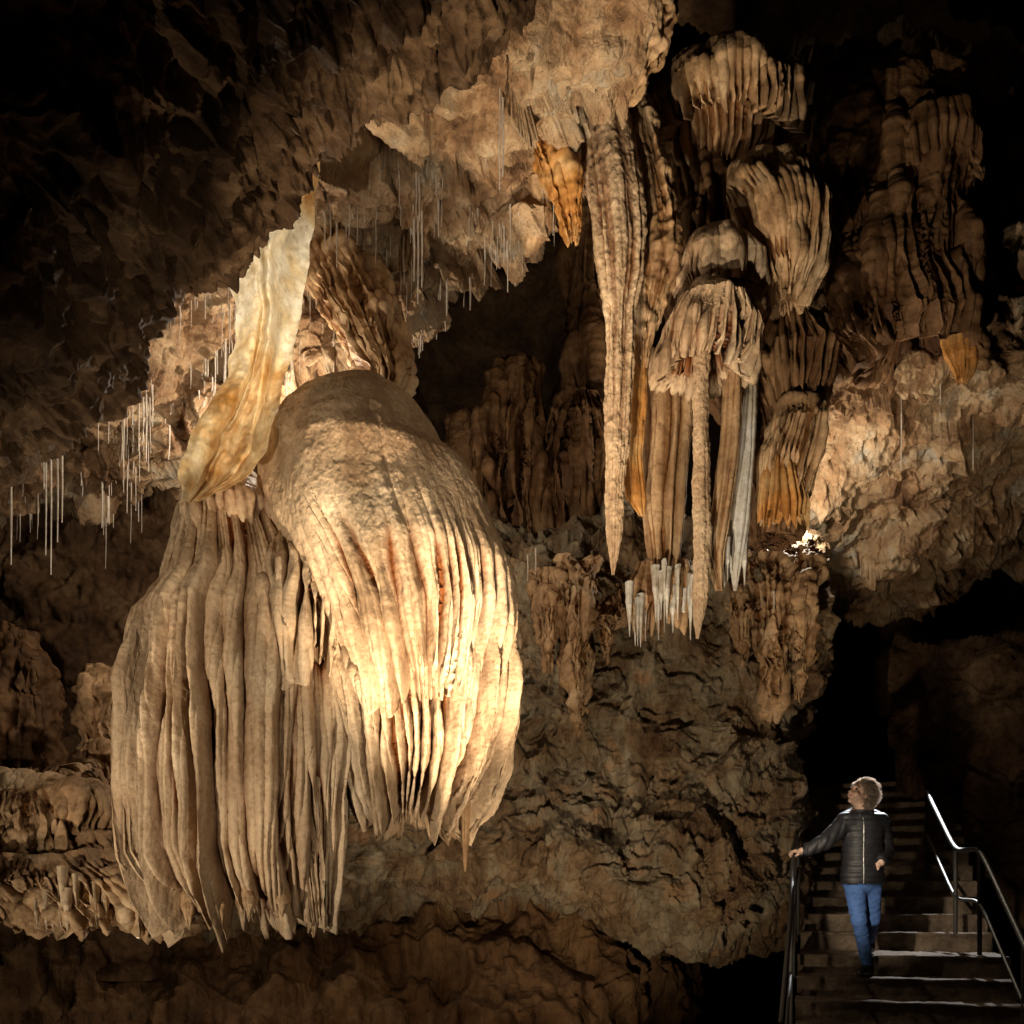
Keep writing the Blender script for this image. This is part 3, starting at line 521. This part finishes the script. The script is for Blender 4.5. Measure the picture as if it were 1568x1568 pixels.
for sgn in (-1,1):
    V,F=sdf([dict(c=hl(.030*sgn,.083,.008),e=(.011,.008,.006),rot=RM)],HC-.15,HC+.15,.003,.01); mkmesh('eye',V,F,EYE,parent=woman)
    V,F=tube_pts([hl(.018*sgn,.096,.03),hl(.03*sgn,.094,.034),hl(.045*sgn,.083,.028)],.003,6); mkmesh('eyebrow',V,F,HAIR,parent=woman)
V,F=tube_pts([hl(-.02,.088,-.062),hl(0,.095,-.063),hl(.02,.088,-.062)],[.002,.005,.002],8); mkmesh('lips',V,F,LIP,parent=woman)
V,F=sdf([dict(c=hl(0,-.04,.045),e=(.088,.088,.088),rot=RM),dict(c=hl(0,-.06,-.03),e=(.080,.060,.080),rot=RM),dict(c=hl(0,.105,-.015),e=(.066,.066,.105),rot=RM,cut=1,k=.01)],HC-.2,HC+.2,.006,.03)
V=V+ (V-HC)/np.linalg.norm(V-HC,axis=1)[:,None]*(0.022*fbm(V*34,2))[:,None]
HV_=V.copy(); mkmesh('hair',V,F,HAIR,parent=woman)
A=Acc()
for i in range(1700):
    p0=HV_[rng.randint(len(HV_))]; dr=(p0-HC); dr/=np.linalg.norm(dr)
    if dr@fd>0.5 and dr@up<.65: continue
    a_=np.cross(dr,rng.randn(3)); a_/=np.linalg.norm(a_); b_=np.cross(dr,a_); t=np.linspace(0,1,12)[:,None]; f0=rng.rand()*6
    Lh=.012+.038*rng.rand(); rr_=.006+.007*rng.rand()
    V,F=tube_pts(p0+dr*Lh*t-np.array([0,0,.008])*t**2+rr_*(np.cos(t*9+f0)*a_+np.sin(t*9+f0)*b_),.0019,4); A.add(V,F)
A.obj('hair_curls',CURL,woman)
wr=np.array([-.55,-.02,1.045])
hp=[dict(a=wr,b=wr+[-.045,0,.008],r=(.024,.026),s=(1,1.35,.75),k=.01)]
for j,(yy_,ln) in enumerate([(-.036,.9),(-.013,1.05),(.010,1.0),(.031,.8)]):
    b0=wr+np.array([-.052,yy_*.9,.012]); b1=b0+np.array([-.030*ln,yy_*.1,-.006]); b2=b1+np.array([-.014*ln,0,-.022*ln]); b3=b2+np.array([.010,0,-.018*ln])
    hp+= [dict(a=b0,b=b1,r=(.0105,.0095),k=.004),dict(a=b1,b=b2,r=(.0092,.0085),k=.003),dict(a=b2,b=b3,r=(.0085,.0075),k=.003)]
t0=wr+np.array([-.015,-.032,-.004]); t1=t0+np.array([-.025,-.022,-.014]); t2=t1+np.array([-.024,-.004,-.018])
hp+=[dict(a=t0,b=t1,r=(.014,.011),k=.008),dict(a=t1,b=t2,r=(.0105,.009),k=.003)]
V,F=sdf(hp,wr+[-.14,-.10,-.09],wr+[.05,.08,.06],.0028,.006); mkmesh('hand',V,F,SKIN,parent=woman)
ph_=[dict(a=(.115,-.07,.98),b=(.085,-.115,.955),r=(.026,.03),k=.01),dict(a=(.085,-.115,.965),b=(.06,-.135,.955),r=(.012,.009),k=.005)]
for j in range(4): ph_.append(dict(a=(.09-.004*j,-.10,.962-.012*j),b=(.045+.004*j,-.118,.945-.016*j),r=(.0095,.008),k=.003))
V,F=sdf(ph_,(0,-.18,.86),(.17,-.02,1.03),.0035,.006); mkmesh('pocket_hand',V,F,SKIN,parent=woman)
def boot(a,toe,nm):
    a=np.array(a);toe=np.array(toe); d=(toe-a); d[2]=0; L=np.linalg.norm(d); d/=L
    h0=a+np.array([0,0,-.035])-d*.04; 
    V,F=sdf([dict(a=a+[0,0,.05],b=a+[0,0,-.02],r=(.052,.048)),dict(a=h0,b=a+d*.10+[0,0,-.045],r=(.042,.040)),dict(a=a+d*.10+[0,0,-.045],b=a+d*.17+[0,0,-.05],r=(.042,.034))],a-.26,a+.26,.008,.03,
      post=lambda F,P:np.maximum(F,(a[2]-.085)-P[...,2]))
    mkmesh(nm,V,F,BOOT,parent=woman)
boot((.03,.03,.085),(-.10,-.12,.0),'boot_front'); boot((.17,.36,.255),(.07,.22,.1),'boot_back')
# ---------------- lights
def lamp(name,kind,pos,E,col,aim=None,ang=60,size=0.05,blend=.6):
    l=bpy.data.lights.new(name,kind); l.energy=E; l.color=col; l.shadow_soft_size=size
    o=bpy.data.objects.new(name,l); o.location=pos; bpy.context.scene.collection.objects.link(o)
    if kind=='SPOT':
        l.spot_size=math.radians(ang); l.spot_blend=blend
        o.rotation_euler=(Vector(aim)-Vector(pos)).to_track_quat('-Z','Y').to_euler()
    return o
WARM=(1,.80,.56); NEU=(1,.85,.65); COOL=(.95,.97,1)
lamp('cave_spotlight_flowstone','SPOT',(2.3,.2,-.7),520,NEU,W(500,900,6),42,.04,.7)
lamp('cave_spotlight_curtain','SPOT',(-3.6,1.9,-1.2),720,NEU,W(350,1060,5.8),50,.04,.8)
lamp('cave_spotlight_drapery','SPOT',(-.5,3.0,-1.0),1200,NEU,W(1065,480,6.9),40,.04,.7)
lamp('cave_spotlight_ceiling','SPOT',(-.3,4.3,-.9),1600,WARM,W(730,230,6.3),52,.04,.8)
lamp('added_lip_light','SPOT',(-2.3,5.3,.2),90,NEU,W(300,330,4.6),62,.04,.8)  # unseen grazing spot added to bring out relief on the rock lip
lamp('cave_lamp_behind_dome','POINT',W(470,680,7.1),90,NEU,size=.04)
lamp('added_ribbon_backlight','POINT',W(395,620,6.2),26,(1,.92,.78),size=.03)  # extra hidden light added so the ribbon glows through more strongly
lamp('cave_lamp_behind_drapery','POINT',W(1228,790,9.0),70,(1,.88,.70),size=.04)
lamp('cave_spotlight_wall','SPOT',(.4,4.0,-1.5),440,WARM,W(980,1080,8.6),70,.05,.8)
lamp('added_lower_wall_fill','SPOT',(-.6,5.2,-1.7),60,(1,.70,.43),W(600,1480,8.4),95,.05,.9)  # unseen warm dim spot added to lift the lower wall
lamp('cave_spotlight_ledge','SPOT',(-3.2,4.6,-1.6),110,NEU,W(100,1250,6.7),66,.04,.8)
lamp('cave_spotlight_side','SPOT',(2.8,6.0,-.4),230,WARM,W(1430,560,8.8),52,.04,.9)
lamp('stair_backlight','SPOT',W(1440,1080,10.3),550,COOL,W(1432,1455,8.3),22,.03,.5)
lamp('visitor_backlight','SPOT',W(1340,1135,8.95),1500,COOL,W(1322,1225,7.87),27,.02,.4)
lamp('visitor_fill_light','SPOT',(1.0,5.0,1.2),400,NEU,W(1325,1340,7.85),20,.05)  # unseen fill added to brighten the visitor from the front
lamp('low_cave_lamp','POINT',W(215,1450,6.9),9,(1,.85,.65),size=.04)
w=bpy.data.worlds.new('World'); bpy.context.scene.world=w; w.use_nodes=True
w.node_tree.nodes['Background'].inputs[0].default_value=(0.9,0.7,0.5,1); w.node_tree.nodes['Background'].inputs[1].default_value=0.01
cam=bpy.data.cameras.new('camera'); co=bpy.data.objects.new('camera',cam); bpy.context.scene.collection.objects.link(co)
cam.sensor_width=36; cam.lens=18/.55; cam.shift_y=(HV-784)/1568; co.rotation_euler=(math.radians(90),0,0); cam.clip_end=100; cam.clip_start=.05
sc=bpy.context.scene; sc.camera=co
sc.view_settings.view_transform='Standard'; sc.view_settings.look='None'; sc.view_settings.exposure=0
